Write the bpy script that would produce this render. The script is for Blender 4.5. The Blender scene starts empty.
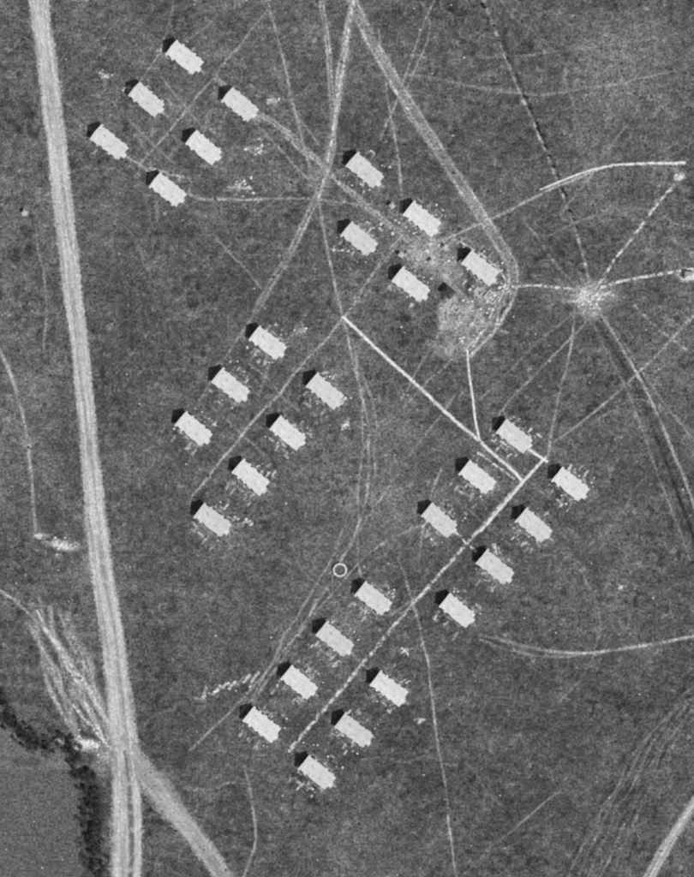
import bpy, math, random
import numpy as np
random.seed(7); rng=np.random.default_rng(7)
S=0.5
def P(px,py): return ((px-347)*S,(438.5-py)*S)
scene=bpy.context.scene
scene.view_settings.view_transform='Standard'; scene.view_settings.look='None'
scene.view_settings.exposure=0; scene.view_settings.gamma=1

# ---------------------------------------------------------------- light
EL=math.radians(41)
sd=np.array([0.757,-0.653]); sd/=np.linalg.norm(sd)
w=bpy.data.worlds.new("World"); scene.world=w; w.use_nodes=True
nt=w.node_tree; nt.nodes.clear()
o=nt.nodes.new('ShaderNodeOutputWorld'); b=nt.nodes.new('ShaderNodeBackground')
sky=nt.nodes.new('ShaderNodeTexSky'); sky.sky_type='NISHITA'; sky.sun_disc=False
sky.sun_elevation=EL; sky.sun_rotation=math.atan2(sd[0],sd[1])
bw=nt.nodes.new('ShaderNodeRGBToBW')
nt.links.new(sky.outputs[0],bw.inputs[0]); nt.links.new(bw.outputs[0],b.inputs[0])
b.inputs[1].default_value=0.09; nt.links.new(b.outputs[0],o.inputs[0])
from mathutils import Vector
L=bpy.data.lights.new("sun","SUN"); L.energy=4.3; L.angle=math.radians(0.5); L.color=(1,1,1)
lo=bpy.data.objects.new("sun",L); scene.collection.objects.link(lo)
dv=Vector((sd[0]*math.cos(EL),sd[1]*math.cos(EL),math.sin(EL)))
lo.rotation_euler=dv.to_track_quat('Z','Y').to_euler(); lo.location=(0,0,300)

# ---------------------------------------------------------------- camera (slightly soft aerial lens)
H=1500
cam=bpy.data.cameras.new("camera"); co=bpy.data.objects.new("camera",cam); scene.collection.objects.link(co)
co.location=(0,0,H); cam.sensor_fit='VERTICAL'; cam.sensor_height=24
cam.lens=24*H/(877*S); cam.clip_start=10; cam.clip_end=9000
cam.dof.use_dof=True; cam.dof.aperture_fstop=0.1; cam.dof.focus_distance=720
scene.camera=co

# ---------------------------------------------------------------- node helper
class N:
    def __init__(s,name):
        s.m=bpy.data.materials.new(name); s.m.use_nodes=True; s.t=s.m.node_tree; s.t.nodes.clear()
        s.out=s.t.nodes.new('ShaderNodeOutputMaterial')
        s.b=s.t.nodes.new('ShaderNodeBsdfPrincipled'); s.b.inputs['Roughness'].default_value=0.95
        s.b.inputs['Specular IOR Level'].default_value=0.05
        s.t.links.new(s.b.outputs[0],s.out.inputs[0])
    def n(s,t): return s.t.nodes.new(t)
    def put(s,i,v):
        if isinstance(v,(int,float)): i.default_value=v
        else: s.t.links.new(v,i)
    def math(s,op,a,b=0.0,clamp=False):
        x=s.n('ShaderNodeMath'); x.operation=op; x.use_clamp=clamp; s.put(x.inputs[0],a); s.put(x.inputs[1],b); return x.outputs[0]
    def noise(s,scale,detail=2,vec=None,rough=0.5,sc3=None):
        if vec is None: vec=s.n('ShaderNodeTexCoord').outputs['Object']
        if sc3:
            mp=s.n('ShaderNodeMapping'); mp.inputs['Scale'].default_value=sc3[:3]
            if len(sc3)>3: mp.inputs['Rotation'].default_value=(0,0,sc3[3])
            s.t.links.new(vec,mp.inputs[0]); vec=mp.outputs[0]
        x=s.n('ShaderNodeTexNoise'); x.inputs['Scale'].default_value=scale; x.inputs['Detail'].default_value=detail
        x.inputs['Roughness'].default_value=rough; s.t.links.new(vec,x.inputs['Vector']); return x.outputs['Fac']
    def rng(s,v,a,b,c,d,smooth=False):
        x=s.n('ShaderNodeMapRange'); x.clamp=True
        if smooth: x.interpolation_type='SMOOTHSTEP'
        s.t.links.new(v,x.inputs['Value'])
        for k,q in zip(('From Min','From Max','To Min','To Max'),(a,b,c,d)): x.inputs[k].default_value=q
        return x.outputs['Result']
    def col(s,v):
        c=s.n('ShaderNodeCombineColor')
        for i in range(3): s.put(c.inputs[i],v)
        s.t.links.new(c.outputs[0],s.b.inputs['Base Color'])

def simple(name,val,var=0.3,scale=1.5,rough=0.9):
    m=N(name); f=m.rng(m.noise(scale,3),0.3,0.7,1-var,1+var)
    m.col(m.math('MULTIPLY',f,val)); m.b.inputs['Roughness'].default_value=rough; return m.m

# ---------------------------------------------------------------- value noise (numpy)
_T={}
def vnoise(X,Y,scale,seed):
    if seed not in _T: _T[seed]=np.random.default_rng(seed).random((256,256))
    T=_T[seed]
    x=X/scale+1000; y=Y/scale+1000
    xi=np.floor(x).astype(int); yi=np.floor(y).astype(int); fx=x-xi; fy=y-yi
    fx=fx*fx*(3-2*fx); fy=fy*fy*(3-2*fy)
    a=T[xi%256,yi%256]; b_=T[(xi+1)%256,yi%256]; c=T[xi%256,(yi+1)%256]; d=T[(xi+1)%256,(yi+1)%256]
    return (a*(1-fx)+b_*fx)*(1-fy)+(c*(1-fx)+d*fx)*fy
def fbm(X,Y,scale,seed,o=4):
    v=0; a=1; t=0
    for i in range(o): v=v+a*vnoise(X,Y,scale/2**i,seed+i); t+=a; a*=0.6
    return v/t

def smooth(pts,step=4,wob=0.0):
    pts=[np.array(p,float) for p in pts]
    if len(pts)==2: pp=[pts[0]*2-pts[1]]+pts+[pts[1]*2-pts[0]]
    else: pp=[pts[0]*2-pts[1]]+pts+[pts[-1]*2-pts[-2]]
    out=[]
    for i in range(1,len(pp)-2):
        p0,p1,p2,p3=pp[i-1:i+3]; n=max(2,int(np.linalg.norm(p2-p1)/step))
        for k in range(n):
            t=k/n
            out.append(0.5*((2*p1)+(-p0+p2)*t+(2*p0-5*p1+4*p2-p3)*t*t+(-p0+3*p1-3*p2+p3)*t**3))
    out.append(pts[-1]); out=np.array(out)
    if wob>0:
        s=random.random()*1000; idx=np.arange(len(out))*step
        out[:,0]+=(vnoise(idx,idx*0+s,22,3)-.5)*2*wob; out[:,1]+=(vnoise(idx,idx*0+s+77,22,5)-.5)*2*wob
    return out

# ---------------------------------------------------------------- ground layers (1 px = 0.5 m cells)
X0,X1,Y0,Y1=-60,754,-60,937
gx=np.arange(X0,X1+1); gy=np.arange(Y0,Y1+1)
GX,GY=np.meshgrid(gx,gy)
WEAR=np.zeros(GX.shape); DARK=np.zeros(GX.shape)
MOD=fbm(GX,GY,9,50,3); MODF=fbm(GX,GY,4,70,2)
def _seg(layer,a,b,w,s):
    pad=3*w+2
    x0=int(max(X0,min(a[0],b[0])-pad)); x1=int(min(X1,max(a[0],b[0])+pad))
    y0=int(max(Y0,min(a[1],b[1])-pad)); y1=int(min(Y1,max(a[1],b[1])+pad))
    if x1<=x0 or y1<=y0: return
    sl=(slice(y0-Y0,y1-Y0+1),slice(x0-X0,x1-X0+1))
    x=GX[sl]; y=GY[sl]; d=b-a; l2=max(1e-6,d@d)
    t=np.clip(((x-a[0])*d[0]+(y-a[1])*d[1])/l2,0,1)
    q=(x-a[0]-t*d[0])**2+(y-a[1]-t*d[1])**2
    layer[sl]=np.maximum(layer[sl],s*np.exp(-q/(w*w)))
def track(pts,w=1.1,s=0.3,double=0,dash=0,wob=1.0,dark=False,end=None,gap=0.35):
    lay=DARK if dark else WEAR
    c=smooth(pts,4,wob); n=len(c)
    tan=np.gradient(c,axis=0); tan/=np.linalg.norm(tan,axis=1)[:,None]+1e-9; nor=np.stack([-tan[:,1],tan[:,0]],1)
    ph=random.random()*500; ii=np.arange(n)*4.0
    for off in ([-double,double] if double else [0]):
        q=c+nor*off
        ks=(s+((end if end is not None else s)-s)*np.arange(n)/n)*(0.35+1.3*vnoise(ii,ii*0+ph+off*9,13,9))
        for i in range(n-1):
            k=ks[i]
            if dash and ((i*4)%dash)/dash<gap: k*=0.3
            _seg(lay,q[i],q[i+1],w,k)
def blob(x,y,rx,ry,s,rag=0.6,dark=False,ang=0):
    lay=DARK if dark else WEAR
    R=max(rx,ry)*(1.3+rag)+4
    x0=int(max(X0,x-R)); x1=int(min(X1,x+R)); y0=int(max(Y0,y-R)); y1=int(min(Y1,y+R))
    sl=(slice(y0-Y0,y1-Y0+1),slice(x0-X0,x1-X0+1)); gxx=GX[sl]; gyy=GY[sl]
    c,si=math.cos(ang),math.sin(ang); dx=gxx-x; dy=gyy-y
    u=(dx*c+dy*si)/rx; v=(-dx*si+dy*c)/ry; r=np.sqrt(u*u+v*v)+(fbm(gxx,gyy,max(7,R*.3),400+int(x*7+y)%37,5)-.5)*2*rag
    lay[sl]=np.maximum(lay[sl],s*np.clip((1.15-r)/0.8,0,1)*(0.5+MOD[sl]))

# --- tracks
V_=[(352,-60),(352,0),(398,85),(455,175),(500,245),(513,270),(510,295),(492,328),(468,352)]
track(V_,1.7,.46,double=4.2,wob=.8); track(V_[:-2],5.0,.24,wob=.5)
track([(350,-60),(353,0),(342,60),(333,130),(325,175),(292,248),(255,312)],1.7,.5,double=2.0,end=.25,wob=1.5)
track([(353,0),(345,60),(333,120),(326,170)],4,.25)
track([(318,-60),(322,0),(330,70),(333,150)],1.2,.36,double=1.6)
track([(262,-60),(268,0),(285,70),(300,135),(316,195),(330,265),(343,318),(352,360),(370,430)],1.3,.36,wob=1.5)
track([(255,312),(230,350),(200,400)],1.1,.22)
track([(268,10),(215,75),(140,165)],1.0,.3)
track([(268,10),(262,0),(250,-30)],1.1,.3)
track([(170,-40),(173,5),(160,50),(135,90)],1.0,.25)
track([(150,168),(190,180),(198,198),(320,199)],1.2,.42)
track([(90,135),(140,165),(160,185)],1.0,.3)
track([(215,78),(260,115),(300,142),(345,188),(385,222),(430,262),(465,300)],1.3,.4,double=1.5,wob=2)
track([(285,138),(330,175),(372,210)],1.2,.4,wob=3)
track([(240,105),(280,150),(315,185)],1.1,.34,wob=2)
track([(318,200),(360,205),(405,225)],1.1,.3)
track([(300,120),(325,150),(350,155)],1,.25)
track([(405,232),(380,262),(343,318),(250,425),(190,498)],1.2,.4,wob=1.5)
track([(400,240),(350,300)],1,.25,wob=3)
track([(430,245),(455,235),(500,215),(545,192),(600,168)],1.2,.55)
track([(380,50),(402,105),(440,160),(470,205)],1.0,.32)
track([(378,30),(390,110),(400,180),(403,235)],1.0,.34)
track([(440,-20),(400,90),(380,140)],.9,.26)
track([(410,-20),(430,30),(400,100)],.9,.22)
track([(368,430),(368,480),(350,545),(300,630),(250,705)],1.5,.32,wob=2)
track([(370,430),(340,540),(300,610),(262,680),(240,715)],1.1,.28,wob=2)
track([(355,360),(362,430),(358,530),(362,590)],1.1,.28,wob=2)
track([(352,340),(375,420),(372,520)],1.3,.22,wob=2)
track([(455,395),(400,470),(330,575)],1,.22)
track([(440,470),(425,520),(418,560)],1,.22)
track([(445,515),(380,545),(335,590),(250,690),(190,750)],1.0,.28)
track([(575,305),(570,350),(556,405),(548,455)],1.2,.45)
track([(720,290),(690,320),(620,390),(550,445)],1.1,.4)
track([(595,310),(560,350),(510,400),(490,430)],1.0,.34)
track([(575,310),(540,340),(480,400)],1.0,.18)
track([(694,430),(640,400),(580,430)],1.0,.15,wob=3)
track([(694,230),(650,210),(600,215),(545,235)],1.0,.16,wob=3)
track([(520,215),(560,270),(580,290)],1.0,.2,wob=2)
track([(460,350),(430,380),(380,430)],1.0,.32,dash=8)
track([(440,330),(400,400),(375,430)],1.0,.24)
track([(600,318),(640,385),(675,470),(705,560)],2.0,.7,double=5,dark=True)
track([(602,315),(643,385),(678,465),(713,560)],1.5,.42)
track([(615,330),(655,390),(694,440)],1.0,.26)
track([(590,320),(628,395),(660,480),(690,560)],1.0,.2)
track([(480,-10),(510,70),(545,150),(575,230),(590,285)],1.2,.6,dash=12,wob=.5)
track([(484,-10),(514,70),(549,150),(580,235),(595,285)],1.7,.5,dark=True,dash=16)
track([(540,180),(585,270),(640,385),(694,500)],7,.3,dark=True)
track([(694,355),(660,330),(635,305)],1,.45,dash=12)
track([(478,635),(520,645),(570,653),(625,648),(720,632)],1.4,.45)
track([(480,640),(530,655),(600,655)],1.0,.25)
track([(398,555),(425,650),(438,740),(457,880),(465,937)],1.0,.38)
track([(245,765),(256,830),(250,860),(235,900)],1.2,.34)
track([(0,350),(18,395),(28,450),(36,530)],1.7,.42)
track([(35,225),(46,300),(44,350)],1,.22)
track([(-10,585),(20,605),(55,640)],1.3,.4)
for k in range(6):
    track([(760-k*12,640+k*8),(700-k*12,700+k*9),(645-k*11,800+k*7),(600-k*8,900)],1.2,.10+.05*(k%2),wob=3)
    track([(754-k*12,640+k*8),(694-k*12,700+k*9),(638-k*11,800+k*7),(593-k*8,900)],2.0,.42,dark=True,wob=3)
track([(460,877),(500,840),(560,790)],1,.22)
track([(410,75),(520,92),(610,85),(710,60)],1.4,.2,wob=3)
track([(520,110),(610,110),(700,95)],1.4,.25,dark=True,wob=3)
track([(480,60),(600,45),(700,30)],1.2,.17,wob=3)
track([(500,0),(560,70),(590,190)],1,.13,wob=3)
track([(640,100),(600,160),(560,215)],1,.15,wob=3)
track([(120,20),(60,80),(100,140)],1,.15,wob=3); track([(215,235),(260,290)],1,.2,wob=3)
track([(560,700),(600,640),(580,560)],1,.12,wob=4); track([(640,560),(690,600)],1,.2,dark=True)
for k in range(16):
    x=random.uniform(35,80); track([(x-10,600+random.uniform(0,40)),(x+8,660+random.uniform(-10,25)),(x+35,735+random.uniform(-15,15))],random.uniform(1.2,3),random.uniform(.1,.4),wob=5)
for k in range(95):
    x=random.uniform(0,694); y=random.uniform(0,877); a=random.choice([-.85,.7,1.3,0.05,-.5])+random.gauss(0,.2); l=random.uniform(30,130)
    track([(x,y),(x+math.cos(a)*l*.5+random.gauss(0,6),y+math.sin(a)*l*.5+random.gauss(0,6)),(x+math.cos(a)*l,y+math.sin(a)*l)],random.uniform(.8,1.8),random.uniform(.05,.15),wob=4,dark=random.random()<.35)
# light churned places
blob(466,316,28,26,.42,1.0); blob(455,342,26,16,.28,.9); blob(430,255,45,18,.30,1.0,ang=.7); blob(490,300,20,16,.55,.9)
for k in range(40):
    x=random.gauss(468,20); y=random.gauss(315,22); a=random.choice([.7,-.85,2])+random.gauss(0,.4); l=random.uniform(4,18)
    track([(x,y),(x+math.cos(a)*l,y+math.sin(a)*l)],random.uniform(.8,1.6),random.uniform(.2,.7),dark=k%3==0)
blob(588,300,14,10,1.0,1.1); blob(588,300,30,18,.32,1.2); blob(322,178,20,14,.25,.9)
for k in range(14):
    a=random.uniform(0,6.3); l=random.uniform(10,26); track([(588,300),(588+math.cos(a)*l,300+math.sin(a)*l*.8)],random.uniform(.9,2.2),random.uniform(.4,.9))
blob(385,485,50,65,.08,1.0); blob(680,177,6,4,.9,.6); blob(687,276,11,7,.6,.9)
blob(60,545,20,5,.9,1.1,ang=.1); blob(82,743,22,6,.9,1.1,ang=.15); blob(40,535,12,4,.6,1.1)
blob(93,545,18,50,.22,1); blob(118,740,26,45,.45,1); blob(35,430,30,80,.05,.8)
blob(350,610,45,35,.08,1); blob(395,420,30,20,.08,1); blob(640,60,80,50,.05,1)
for k in range(9):
    x=195+k*7; track([(x,697-k*2+random.gauss(0,2)),(x+random.uniform(3,9),693-k*2.5+random.gauss(0,3))],1.3,random.uniform(.3,.9))
for (x,y,s) in [(258,148,9),(272,101,7),(240,186,10),(105,76,5),(130,88,5),(25,213,3),(345,425,5),(340,400,7),(248,522,4),
  (418,720,4),(620,587,3),(405,650,4),(448,262,9),(300,330,7),(455,240,9)]:
    for k in range(7):
        track([(random.gauss(x,s*.6),random.gauss(y,s*.35)),(random.gauss(x,s*.6),random.gauss(y,s*.35))],.95,random.uniform(.3,.75))
blob(160,600,60,110,.2,.9,dark=True); blob(650,720,60,60,.2,.9,dark=True); blob(120,320,30,110,.15,.9,dark=True)
blob(560,240,60,50,.15,.9,dark=True); blob(530,740,60,80,.12,.9,dark=True); blob(446,296,9,7,.8,.9,dark=True)
blob(92,815,11,66,.75,.9,dark=True); blob(45,743,34,7,.8,.9,dark=True); blob(12,715,7,26,.85,.8,dark=True,ang=-.5); blob(30,760,22,6,.4,1,dark=True)

# --- huts and their surroundings
HUTS=[(185,58),(147,100),(240,105),(110,143),(204,148),(168,190),
(365,171),(422,219),(359,239),(411,285),(480,268),
(268,343),(231,386),(325,391),(194,429),(288,433),(251,477),(213,520),
(514,436),(477,477),(570,484),(439,520),(533,525),(495,567),(457,610),
(373,598),(335,639),(389,688),(299,682),(354,730),(262,724),(317,772)]
AX=np.array([math.cos(math.radians(39.3)),math.sin(math.radians(39.3))]); NX=np.array([-AX[1],AX[0]])
stones=[]
for i,(x,y) in enumerate(HUTS):
    c=np.array([x,y],float)
    dens=2 if i<6 else (12 if i<11 else 20)
    for k in range(dens):
        side=random.choice([-1,1,1]); off=side*random.uniform(11,22); t=random.uniform(-17,17)
        p=c+AX*t+NX*off; l=random.uniform(2,6)
        q=p+(NX if random.random()<.7 else AX)*l
        track([tuple(p),tuple(q)],.85,random.uniform(.2,.8),wob=.4,dark=random.random()<.2)
    if i>=6:
        blob(x+3,y+3,22,14,.10,1.1,ang=math.radians(39))
        for sgn in (-1,1):
            t0=random.uniform(-15,-5); t1=random.uniform(5,18)
            track([tuple(c+AX*t0+NX*sgn*11),tuple(c+AX*t1+NX*sgn*11)],.9,.35,wob=.6,dash=8)
            for k in range(random.randint(3,7)):
                p=c+AX*random.uniform(-16,20)+NX*sgn*random.uniform(11,20); stones.append((p[0],p[1],random.uniform(.3,.75)))
    track([tuple(c+AX*16),tuple(c+AX*random.uniform(20,27))],1.2,.35,wob=.8)
for a,b_ in [((165,85),(205,130)),((128,120),(175,165)),((250,365),(300,410)),((212,408),(265,455)),((500,455),(550,500)),((455,500),(510,545)),
             ((390,615),(430,590)),((352,655),(372,672)),((278,740),(300,750)),((315,697),(335,715))]:
    track([a,b_],1.0,.22,wob=2)

# --- ground albedo
base=0.100*(0.62+0.76*fbm(GX,GY,120,11,4))*(0.62+0.76*fbm(GX,GY,26,21,4))
base*=0.78+0.44*vnoise(GX*0.22+GY*0.03,GY*1.0-GX*.12,5,31)*.6+.09
base*=1+0.12*np.clip((450-GY)/500,-.6,1)
base*=0.50+1.0*fbm(GX,GY,4.5,61,3)
dk=np.clip((fbm(GX,GY,6,131,2)-.62)/.12,0,1)*np.clip((fbm(GX,GY,50,141,2)-.3)*2.5,.2,1); base*=1-.5*dk
lt=np.clip((fbm(GX,GY,5,151,2)-.68)/.12,0,1); base*=1+.55*lt
base*=0.75+0.5*rng.random(GX.shape)      # pixel-sized grass tussocks
fieldtop=np.where(GX<26,700+GX*1.5,752)+(vnoise(GX,GX*0,15,6)-.5)*8
field=(GX<80+(fbm(GY,GY*0,30,4,3)-.5)*22)&(GY>fieldtop)
base=np.where(field,np.where(GY<770,.14,.105)*(0.80+.4*fbm(GX,GY,50,8,5))*(.9+.2*rng.random(GX.shape)),base)
Wm=np.clip(WEAR*(0.30+0.8*MOD+.6*MODF),0,1)
alb=base*(1-0.75*np.clip(DARK*(0.5+MOD),0,1)); alb=alb*(1-Wm)+0.60*Wm
ext=[120,400,1200,4000]
xs=np.concatenate([[(X0-e) for e in ext[::-1]],gx,[X1+e for e in ext]]).astype(float)
ys=np.concatenate([[(Y0-e) for e in ext[::-1]],gy,[Y1+e for e in ext]]).astype(float)
nx,ny=len(xs),len(ys); A=np.full((ny,nx),0.085); A[4:-4,4:-4]=alb
MX,MY=np.meshgrid(xs,ys)
verts=np.zeros((ny*nx,3),np.float32); verts[:,0]=((MX-347)*S).ravel(); verts[:,1]=((438.5-MY)*S).ravel()
idx=np.arange(ny*nx).reshape(ny,nx)
q=np.stack([idx[1:,:-1],idx[1:,1:],idx[:-1,1:],idx[:-1,:-1]],-1).reshape(-1,4)
me=bpy.data.meshes.new("ground"); me.vertices.add(len(verts)); me.vertices.foreach_set("co",verts.ravel())
me.loops.add(q.size); me.loops.foreach_set("vertex_index",q.ravel().astype(np.int32))
me.polygons.add(len(q)); me.polygons.foreach_set("loop_start",np.arange(0,q.size,4,dtype=np.int32))
try: me.polygons.foreach_set("loop_total",np.full(len(q),4,dtype=np.int32))
except Exception: pass
me.update(calc_edges=True)
at=me.attributes.new("cover","FLOAT","POINT"); at.data.foreach_set("value",A.ravel().astype(np.float32))
go=bpy.data.objects.new("ground",me); scene.collection.objects.link(go)
m=N("dry_grassland"); a=m.n('ShaderNodeAttribute'); a.attribute_name="cover"
g1=m.rng(m.noise(.9,3,rough=.75),.33,.67,.22,1.86); g2=m.rng(m.noise(.28,3),.3,.7,.78,1.22)
sp=m.rng(m.noise(.6,1),.64,.74,1,.4)
wsp=m.rng(m.noise(.7,1,sc3=(1,1,1,.7)),.69,.78,0,.13)
v=m.math('MULTIPLY',m.math('MULTIPLY',a.outputs['Fac'],g1),m.math('MULTIPLY',g2,sp)); v=m.math('ADD',v,wsp); v=m.math('MINIMUM',v,.75)
m.col(v); me.materials.append(m.m)

# ---------------------------------------------------------------- mesh helper
def mk(name,V,F,mat,parent=None,loc=None,rot=0):
    me=bpy.data.meshes.new(name); me.from_pydata([tuple(v) for v in V],[],F); me.update()
    me.materials.append(mat)
    ob=bpy.data.objects.new(name,me); scene.collection.objects.link(ob)
    if parent: ob.parent=parent
    if loc: ob.location=loc
    ob.rotation_euler=(0,0,rot); return ob
def box(V,F,x0,x1,y0,y1,z0,z1):
    n=len(V); V+=[(x0,y0,z0),(x1,y0,z0),(x1,y1,z0),(x0,y1,z0),(x0,y0,z1),(x1,y0,z1),(x1,y1,z1),(x0,y1,z1)]
    F+=[(n,n+3,n+2,n+1),(n+4,n+5,n+6,n+7),(n,n+1,n+5,n+4),(n+1,n+2,n+6,n+5),(n+2,n+3,n+7,n+6),(n+3,n,n+4,n+7)]

# ---------------------------------------------------------------- road strips
zc=[0.02]
def strip(name,pts,widths,mat,wob=0.5):
    c=smooth(pts,4,wob); n=len(c)
    tan=np.gradient(c,axis=0); tan/=np.linalg.norm(tan,axis=1)[:,None]; nor=np.stack([-tan[:,1],tan[:,0]],1)
    ws=np.interp(np.linspace(0,1,n),np.linspace(0,1,len(widths)),widths)
    V=[];F=[];UV=[];z=zc[0]; zc[0]+=0.008; K=4; s=0
    for i in range(n):
        if i: s+=np.linalg.norm(c[i]-c[i-1])
        for k in range(K+1):
            t=k/K; p=c[i]+nor[i]*(t-.5)*ws[i]; x,y=P(*p); V.append((x,y,z)); UV.append((s*S,t))
    for i in range(n-1):
        for k in range(K):
            a=i*(K+1)+k; F.append((a,a+K+1,a+K+2,a+1))
    ob=mk(name,V,F,mat); uv=ob.data.uv_layers.new(name="UVMap")
    for l in ob.data.loops: uv.data[l.index].uv=UV[l.vertex_index]
    if ob.data.polygons[0].normal.z<0: ob.data.flip_normals()
    return ob
def roadmat(name,lo,hi,edge=.18,amin=.9,amax=1.0,thr=None,streak=True,grain=.3,edgenoise=.35,mott=0):
    m=N(name); uv=m.n('ShaderNodeUVMap'); sp=m.n('ShaderNodeSeparateXYZ'); m.t.links.new(uv.outputs[0],sp.inputs[0])
    vv=sp.outputs['Y']; nz=m.noise(.45,4,rough=.65)
    d=m.math('SUBTRACT',0.5,m.math('ABSOLUTE',m.math('SUBTRACT',vv,0.5)))
    d=m.math('ADD',d,m.math('MULTIPLY',m.math('SUBTRACT',nz,.5),edgenoise))
    al=m.rng(d,edge*.1,edge*1.4,0,1,True)
    br=m.noise(.35,3,rough=.7)
    if thr: al=m.math('MULTIPLY',al,m.rng(br,thr[0],thr[1],amin,amax))
    else: al=m.math('MULTIPLY',al,amax)
    st=m.noise(1,3,vec=uv.outputs[0],sc3=(.03,6,1))
    t=m.rng(st,.36,.64,0,1) if streak else m.rng(br,.3,.7,0,1)
    if mott: t=m.math('ADD',m.math('MULTIPLY',t,1-mott),m.math('MULTIPLY',m.rng(m.noise(.22,4,rough=.7),.35,.65,0,1),mott))
    val=m.math('ADD',m.math('MULTIPLY',t,hi-lo),lo)
    val=m.math('MULTIPLY',val,m.rng(m.noise(.9,3,rough=.75),.28,.72,1-grain,1+grain)); val=m.math('MINIMUM',val,.82)
    m.col(val)
    tr=m.n('ShaderNodeBsdfTransparent'); mx=m.n('ShaderNodeMixShader')
    m.t.links.new(al,mx.inputs[0]); m.t.links.new(tr.outputs[0],mx.inputs[1]); m.t.links.new(m.b.outputs[0],mx.inputs[2])
    m.t.links.new(mx.outputs[0],m.out.inputs[0]); return m.m
M_road=roadmat("dusty_macadam",.22,.60,edge=.13,edgenoise=.30,mott=.4,grain=.5)
M_road2=roadmat("gravel_side_road",.20,.46,edge=.2,edgenoise=.4,mott=.4,grain=.5)
M_line=roadmat("bright_gravel_ruts",.55,.75,edge=.35,amin=.25,amax=.95,thr=(.36,.58),edgenoise=.6)
M_med=roadmat("worn_verge",.10,.16,edge=.35,amin=.1,amax=.8,thr=(.35,.6),edgenoise=.6)
M_path=roadmat("whitened_path",.6,.8,edge=.3,amin=.5,amax=1,thr=(.28,.5),streak=False,grain=.25,edgenoise=.5)
M_path2=roadmat("patchy_path",.45,.75,edge=.32,amin=.05,amax=.95,thr=(.40,.56),streak=False,grain=.3,edgenoise=.6)
main=[(36,-60),(39,0),(54,120),(68,250),(82,370),(92,480),(99,545),(113,640),(124,750),(127,820),(127,940)]
strip("main_road",main,[24,24,25,24,22,22,27,29,34,38,38],M_road,wob=1)
strip("side_road",[(122,735),(150,780),(190,830),(225,880),(260,930)],[14,38,28,25,25],M_road2,wob=1.5)
strip("side_road",[(735,735),(694,803),(664,850),(635,905)],[12,12,16,16],M_road2)
strip("verge",[(124,745),(129,790),(131,850),(130,940)],[2,10,10,9],M_med,wob=1)
strip("wheel_rut",[(34,-60),(37,0),(52,120),(64,250),(77,370),(88,480),(95,545),(108,640),(118,750),(119,820),(117,940)],[5,5],M_line,wob=1.5)
strip("wheel_rut",[(41,-60),(44,0),(59,120),(74,250),(87,370),(97,480),(104,545),(119,640),(132,750),(139,820),(140,940)],[5,5],M_line,wob=1.5)
strip("dirt_track",[(35,612),(52,640),(80,680),(105,715),(124,750)],[4,9,10,9,9],M_line,wob=3)
strip("dirt_track",[(45,625),(62,655),(85,700),(108,745)],[6,7,7,7],M_path2,wob=3)
strip("dirt_track",[(60,690),(85,720),(112,748)],[4,6,6],M_path2,wob=3)
strip("dirt_track",[(700,797),(694,803),(664,850),(640,897)],[5,5],M_line)
strip("footpath",[(342,317),(400,370),(460,424),(522,480)],[5.5,5.5],M_path,wob=.8)
strip("footpath",[(467,350),(472,395),(479,442)],[4,4],M_path,wob=.8)
strip("footpath",[(546,456),(420,596),(288,752)],[6,6],M_path2,wob=.8)
strip("footpath",[(546,456),(480,531)],[4.5,4.5],M_path,wob=.6)
strip("footpath",[(528,449),(548,462)],[5,5],M_path,wob=.2)
strip("footpath",[(478,452),(521,484)],[4,4],M_path2,wob=.5)
strip("footpath",[(540,190),(600,168),(640,164),(686,162)],[3,5],M_path,wob=1.2)
strip("footpath",[(684,174),(640,226),(594,290)],[5,4.5],M_path2,wob=1)
strip("footpath",[(600,287),(640,278),(694,270)],[5.5,5.5],M_path2,wob=1.2)
strip("footpath",[(512,286),(545,286),(580,290)],[4.5,4.5],M_path2,wob=1.5)
strip("footpath",[(458,240),(500,270),(500,300),(470,350)],[3.5,3.5],M_path2,wob=2)
strip("footpath",[(430,506),(476,552)],[4.5,4.5],M_path2,wob=.6)
strip("footpath",[(353,0),(345,55),(334,120),(327,172)],[6,6,5,4],M_path2,wob=1)
strip("footpath",[(327,172),(318,200)],[5,4],M_path2,wob=1)

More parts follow.
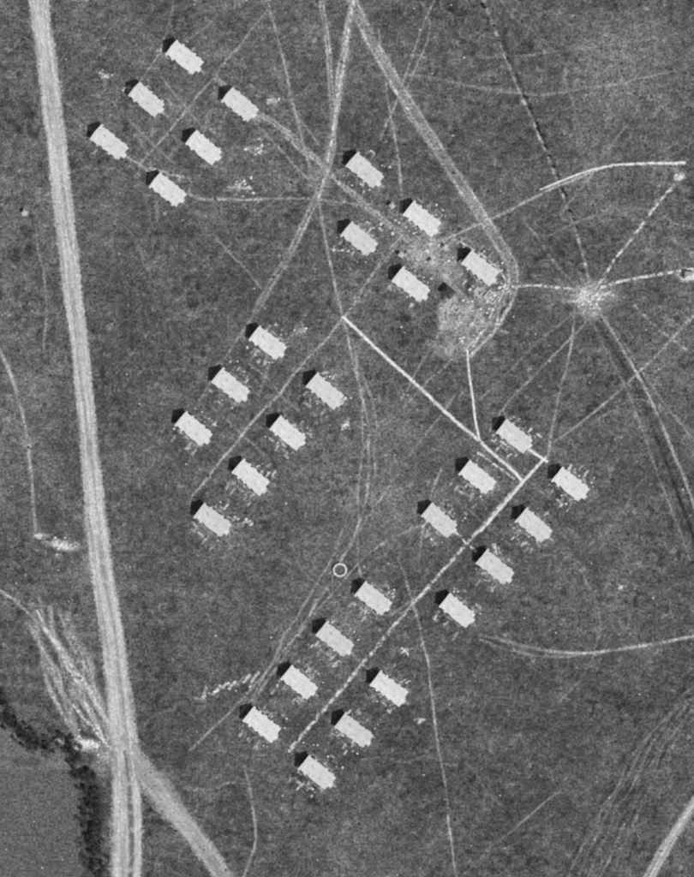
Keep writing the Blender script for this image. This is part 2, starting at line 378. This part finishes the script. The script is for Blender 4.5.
# ---------------------------------------------------------------- barracks huts
m=N("whitewashed_roof_sheets"); f=m.rng(m.noise(.7,4,rough=.75),.3,.7,.66,1.08)
oi=m.n('ShaderNodeObjectInfo'); f=m.math('MULTIPLY',f,m.rng(oi.outputs['Random'],0,1,.88,1.04))
m.col(m.math('MINIMUM',m.math('MULTIPLY',f,.80),.84)); m.b.inputs['Roughness'].default_value=.7; M_roof=m.m
M_ridge=simple("ridge_capping",.60,.2); M_wall=simple("hut_boarding",.30,.2); M_glass=simple("window_glass",.03,.2,rough=.15)
M_frame=simple("painted_frame",.6,.1); M_door=simple("door_timber",.12,.2); M_iron=simple("stove_iron",.2,.2)
def meshdata(name,V,F,mat):
    me=bpy.data.meshes.new(name); me.from_pydata(V,[],F); me.update(); me.materials.append(mat); return me
def hut_variant(seed,Lh=16.2,Wh=7.4,ev=2.7,rd=4.9):
    r=random.Random(seed); hl=Lh/2; hw=Wh/2; D={}
    V=[(-hl,-hw,0),(-hl,hw,0),(-hl,hw,ev),(-hl,0,rd-.15),(-hl,-hw,ev),(hl,-hw,0),(hl,hw,0),(hl,hw,ev),(hl,0,rd-.15),(hl,-hw,ev)]
    F=[(0,4,3,2,1),(5,6,7,8,9),(0,5,9,4),(1,2,7,6),(4,9,8,3),(2,3,8,7),(0,1,6,5)]
    D['walls']=meshdata("walls",V,F,M_wall)
    V=[];F=[]; n=14; pw=(Lh+.7)/n
    for sgn in (-1,1):
        for i in range(n):
            x0=-hl-.35+i*pw; x1=x0+pw-.02
            if i==n-1: x1+=r.uniform(-.1,.9)
            dz=r.uniform(0,.06)+(.03 if i%2 else 0)
            ovh=.4+r.uniform(-.15,.45)+(.45 if i%3==0 else 0)
            sl=(rd-ev)/hw; y1=hw+ovh; z1=ev-ovh*sl+dz; z0=rd+dz; t=.06
            k=len(V)
            V+=[(x0,0,z0),(x1,0,z0),(x1,sgn*y1,z1),(x0,sgn*y1,z1),(x0,0,z0-t),(x1,0,z0-t),(x1,sgn*y1,z1-t),(x0,sgn*y1,z1-t)]
            f=[(0,1,2,3),(7,6,5,4),(0,4,5,1),(1,5,6,2),(2,6,7,3),(3,7,4,0)]
            if sgn<0: f=[tuple(reversed(q)) for q in f]
            F+=[tuple(k+j for j in reversed(q)) for q in f]
    D['roof']=meshdata("roof",V,F,M_roof)
    V=[];F=[]
    for i in range(6):
        x0=-hl-.4+i*(Lh+.8)/6; box(V,F,x0,x0+(Lh+.8)/6-.03,-.16,.16,rd+.05,rd+.16+r.uniform(0,.03))
    D['ridge_cap']=meshdata("ridge_cap",V,F,M_ridge)
    V=[];F=[]; V2=[];F2=[]
    for i in range(6):
        x=-hl+1.5+i*(Lh-3)/5
        for sgn in (-1,1):
            a,b_=sorted((sgn*(hw-.02),sgn*(hw+.03))); box(V,F,x-.5,x+.5,a,b_,1.0,1.9)
            a,b_=sorted((sgn*(hw-.02),sgn*(hw+.07)))
            box(V2,F2,x-.6,x-.5,a,b_,.9,2.0); box(V2,F2,x+.5,x+.6,a,b_,.9,2.0); box(V2,F2,x-.5,x+.5,a,b_,.9,1.0); box(V2,F2,x-.5,x+.5,a,b_,1.9,2.0); box(V2,F2,x-.03,x+.03,a,b_,1.0,1.9)
    D['windows']=meshdata("windows",V,F,M_glass); D['window_frames']=meshdata("window_frames",V2,F2,M_frame)
    V=[];F=[]; box(V,F,hl,hl+.06,-.6,.6,0.1,2.1); box(V,F,-hl-.06,-hl,-.6,.6,0.1,2.1); D['doors']=meshdata("doors",V,F,M_door)
    V=[];F=[]; py=r.uniform(-1.8,1.2); box(V,F,hl+1.3,hl+2.0,py-1.1,py+1.1,2.1,2.18); box(V,F,hl+.1,hl+1.3,py-1.1,py+1.1,2.19,2.27); box(V,F,hl+1.5,hl+1.6,py-1.0,py-.9,0,2.1); box(V,F,hl+1.5,hl+1.6,py+.9,py+1.0,0,2.1)
    box(V,F,hl+.07,hl+1.4,-1,1,0,.15); D['porch']=meshdata("porch",V,F,M_ridge)
    V=[];F=[]
    for x,y in ((r.uniform(-5,-2),1.3),(r.uniform(2,5),-1.3)):
        n0=len(V)
        for z,rr in ((3.6,.1),(5.0,.1),(5.0,.2),(5.1,.2),(5.2,.03)):
            for k in range(8): V.append((x+rr*math.cos(k*math.pi/4),y+rr*math.sin(k*math.pi/4),z))
        for l in range(4):
            for k in range(8): F.append((n0+l*8+k,n0+l*8+(k+1)%8,n0+l*8+8+(k+1)%8,n0+l*8+8+k))
        F.append(tuple(n0+32+k for k in range(8)))
    D['stove_pipes']=meshdata("stove_pipes",V,F,M_iron)
    return D
VAR=[hut_variant(s,Lh=l) for s,l in ((1,16.4),(2,15.8),(3,16.8),(4,16.0),(5,17.0))]
def place(name,D,x,y,rot):
    e=bpy.data.objects.new(name,None); scene.collection.objects.link(e); wx,wy=P(x,y); e.location=(wx,wy,0); e.rotation_euler=(0,0,rot)
    for k,me in D.items():
        ob=bpy.data.objects.new(k,me); scene.collection.objects.link(ob); ob.parent=e
    return e
for i,(x,y) in enumerate(HUTS):
    place("barracks_hut",VAR[(i*3+i//4)%5],x,y,-math.radians(39.3+random.gauss(0,1.2)))
def shed(l,wd,ev,rd,rm):
    hl,hw=l/2,wd/2; D={}
    V=[(-hl,-hw,0),(-hl,hw,0),(-hl,hw,ev),(-hl,-hw,ev),(hl,-hw,0),(hl,hw,0),(hl,hw,ev),(hl,-hw,ev)]
    D['walls']=meshdata("walls",V,[(0,3,2,1),(4,5,6,7),(0,4,7,3),(1,2,6,5)],M_wall)
    o_=.25; V=[(-hl-o_,-hw-o_,ev),(hl+o_,-hw-o_,ev),(hl+o_,hw+o_,ev),(-hl-o_,hw+o_,ev),(-hl*.35,0,rd),(hl*.35,0,rd)]
    D['roof']=meshdata("roof",V,[(0,1,5,4),(1,2,5),(2,3,4,5),(3,0,4),(3,2,1,0)],rm)
    V=[];F=[]; box(V,F,hl,hl+.05,-.5,.5,0,2); D['door']=meshdata("door",V,F,M_door); return D
M_tar=simple("tarred_roof",.06,.5); M_roofg=simple("weathered_roof",.5,.25)
D1=shed(5.5,4.6,2,3.2,M_tar); D2=shed(4.5,3.5,2.0,3.0,M_roofg); D3=shed(2.2,1.8,1.6,2.1,M_roofg)
place("storage_shed",D1,448,292,-.7)
place("storage_shed",D2,689,276,-.1)
for x,y in ((445,248),(462,262),(432,262),(392,206),(25,213),(401,255)):
    place("latrine_hut",D3,x,y,-.68+random.gauss(0,.15))
M_wallst=simple("rubble_wall",.5,.3)
def enclosure(x,y,l,wd,rot):
    V=[];F=[];t=.5
    box(V,F,-l/2,l/2,-wd/2,-wd/2+t,0,.6); box(V,F,-l/2,l/2*.3,wd/2-t,wd/2,0,.7); box(V,F,-l/2,-l/2+t,-wd/2+t,wd/2-t,0,.55); box(V,F,l/2-t,l/2,-wd/2+t,wd/2,0,.5)
    wx,wy=P(x,y); mk("walled_enclosure",V,F,M_wallst,loc=(wx,wy,0),rot=rot)
enclosure(491,297,6,5,-.7); enclosure(478,292,4,3,-.7); enclosure(455,309,4,3,-.6)
def ring(name,x,y,r1,r0,h,zin):
    e=bpy.data.objects.new(name,None); scene.collection.objects.link(e); wx,wy=P(x,y); e.location=(wx,wy,0)
    n=32;V=[];F=[]
    for (r,z) in ((r1,0),(r1,h),(r0,h),(r0,0)):
        for k in range(n): V.append((r*math.cos(2*math.pi*k/n),r*math.sin(2*math.pi*k/n),z))
    for l in range(3):
        for k in range(n): F.append((l*n+k,l*n+(k+1)%n,(l+1)*n+(k+1)%n,(l+1)*n+k))
    mk("tank_wall",V,F,simple("tank_concrete",.60,.5),parent=e)
    V=[(r0*math.cos(2*math.pi*k/n),r0*math.sin(2*math.pi*k/n),zin) for k in range(n)]
    mk("tank_water",V,[tuple(range(n))],simple("tank_water",.11,.5),parent=e)
ring("water_tank",340,570,3.5,2.6,.9,.3)

# ---------------------------------------------------------------- stones / debris (one mass)
cl=[(258,148,9,12),(272,101,7,8),(240,186,10,14),(105,76,6,6),(130,88,6,5),(345,425,6,9),(340,400,7,9),(248,522,5,6),(418,720,3,6),(620,587,2,6),
(405,650,5,5),(588,300,12,26),(230,683,13,8),(208,694,8,6),(445,250,14,14),(480,300,20,22),(465,330,20,12),(60,545,14,9),(85,745,14,9),
(500,285,10,10),(425,262,12,9),(300,330,5,3),(340,250,8,4),(680,177,3,8),(390,225,10,6),(310,745,6,3)]
for x,y,s,n in cl:
    for k in range(n): stones.append((random.gauss(x,s*.6),random.gauss(y,s*.4),random.uniform(.3,1.0)))
for k in range(190): stones.append((random.uniform(0,694),random.uniform(0,877),random.uniform(.2,.6)))
def inhut(x,y,m_=9.5):
    for hx,hy in HUTS:
        dx=x-hx; dy=y-hy
        if abs(dx)<30 and abs(dy)<30 and abs(dx*AX[0]+dy*AX[1])<18 and abs(dx*NX[0]+dy*NX[1])<m_: return True
    return False
V=[];F=[]
for x,y,r in stones:
    if inhut(x,y): continue
    wx,wy=P(x,y); n=len(V); k6=6; a0=random.random()*6; el=random.uniform(.5,1)
    for l,(rr,z) in enumerate(((1,0),(.85,.55),(.35,.8))):
        for k in range(k6):
            a_=a0+k*math.pi/3; q=r*rr*random.uniform(.75,1.2); V.append((wx+q*math.cos(a_),wy+q*el*math.sin(a_),z*r*.7))
    for l in range(2):
        for k in range(k6): F.append((n+l*6+k,n+l*6+(k+1)%6,n+l*6+6+(k+1)%6,n+l*6+6+k))
    F.append(tuple(n+12+k for k in range(6)))
mk("scattered_stones",V,F,simple("pale_stone",.58,.4))

# ---------------------------------------------------------------- scrub tufts (one mass)
V=[];F=[]; cnt=0
dn=fbm(GX,GY,35,301,3)
_my=[p[1] for p in main]; _mx=[p[0] for p in main]
while cnt<4200:
    x=random.uniform(-40,734); y=random.uniform(-40,917)
    ix,iy=int(x)-X0,int(y)-Y0
    if random.random()>(dn[iy,ix]-.3)*2.2 or WEAR[iy,ix]>.25 or abs(x-np.interp(y,_my,_mx))<17 or (x<80 and y>745) or inhut(x,y): continue
    cnt+=1; wx,wy=P(x,y); r=random.choice([.3,.3,.4,.5,.5,.7])*random.uniform(.8,1.2); h=r*random.uniform(.3,.6); n=len(V)
    for k in range(7):
        a_=k*math.tau/7+random.uniform(-.3,.3); q=r*random.uniform(.6,1.25); V.append((wx+q*math.cos(a_),wy+q*math.sin(a_),0))
    for k in range(7):
        a_=k*math.tau/7+random.uniform(-.3,.3); q=r*random.uniform(.35,.7); V.append((wx+q*math.cos(a_),wy+q*math.sin(a_),h*random.uniform(.6,1)))
    V.append((wx,wy,h*.9))
    for k in range(7):
        F.append((n+k,n+(k+1)%7,n+7+(k+1)%7,n+7+k)); F.append((n+7+k,n+7+(k+1)%7,n+14))
mk("scrub",V,F,simple("scrub_foliage",.05,.4))

# ---------------------------------------------------------------- hedgerow of small trees along the ditch
def hedge(name,pts,wd,n,alb_=.05,rs=(.8,2.0),leaf=110):
    c=smooth(pts,2,1.0); V=[];F=[]
    for i in range(n):
        p=c[random.randrange(len(c))]; x=p[0]+random.gauss(0,wd*.4); y=p[1]+random.gauss(0,wd*.4); wx,wy=P(x,y)
        R=random.uniform(*rs); hh=R*random.uniform(1.1,1.7)
        k=len(V)
        for z,r in ((0,.14),(hh*.8,.06)):
            for j in range(5): V.append((wx+r*math.cos(j*1.2566),wy+r*math.sin(j*1.2566),z))
        for j in range(5): F.append((k+j,k+(j+1)%5,k+5+(j+1)%5,k+5+j))
        d=rng.normal(size=(leaf,3)); d/=np.linalg.norm(d,axis=1)[:,None]; d[:,2]=np.abs(d[:,2])
        rr=R*rng.uniform(.45,1.1,leaf)*(0.8+.35*np.sin(3*np.arctan2(d[:,1],d[:,0])+i))
        q=np.array([wx,wy,hh*.45])+d*np.stack([rr,rr,np.full(leaf,hh*.7)],1)
        u=rng.normal(size=(leaf,3)); u/=np.linalg.norm(u,axis=1)[:,None]; v_=np.cross(u,rng.normal(size=(leaf,3))); v_/=np.linalg.norm(v_,axis=1)[:,None]
        s=rng.uniform(.15,.36,leaf)[:,None]
        Q=np.stack([q-u*s,q+v_*s*.6,q+u*s,q-v_*s*.6],1).reshape(-1,3); k=len(V); V+=Q.tolist()
        F+=[(k+4*j,k+4*j+1,k+4*j+2,k+4*j+3) for j in range(leaf)]
    mk(name,V,F,simple("hedge_foliage",alb_,.6,scale=.8))
hedge("hedgerow",[(-30,670),(0,700),(14,725),(38,740),(66,746),(84,775),(91,820),(97,877),(100,930)],13,330,alb_=.075,rs=(.8,2.4))
hedge("hedgerow",[(484,5),(514,72),(549,152),(580,235)],1.2,24,rs=(.5,1.1),leaf=60)
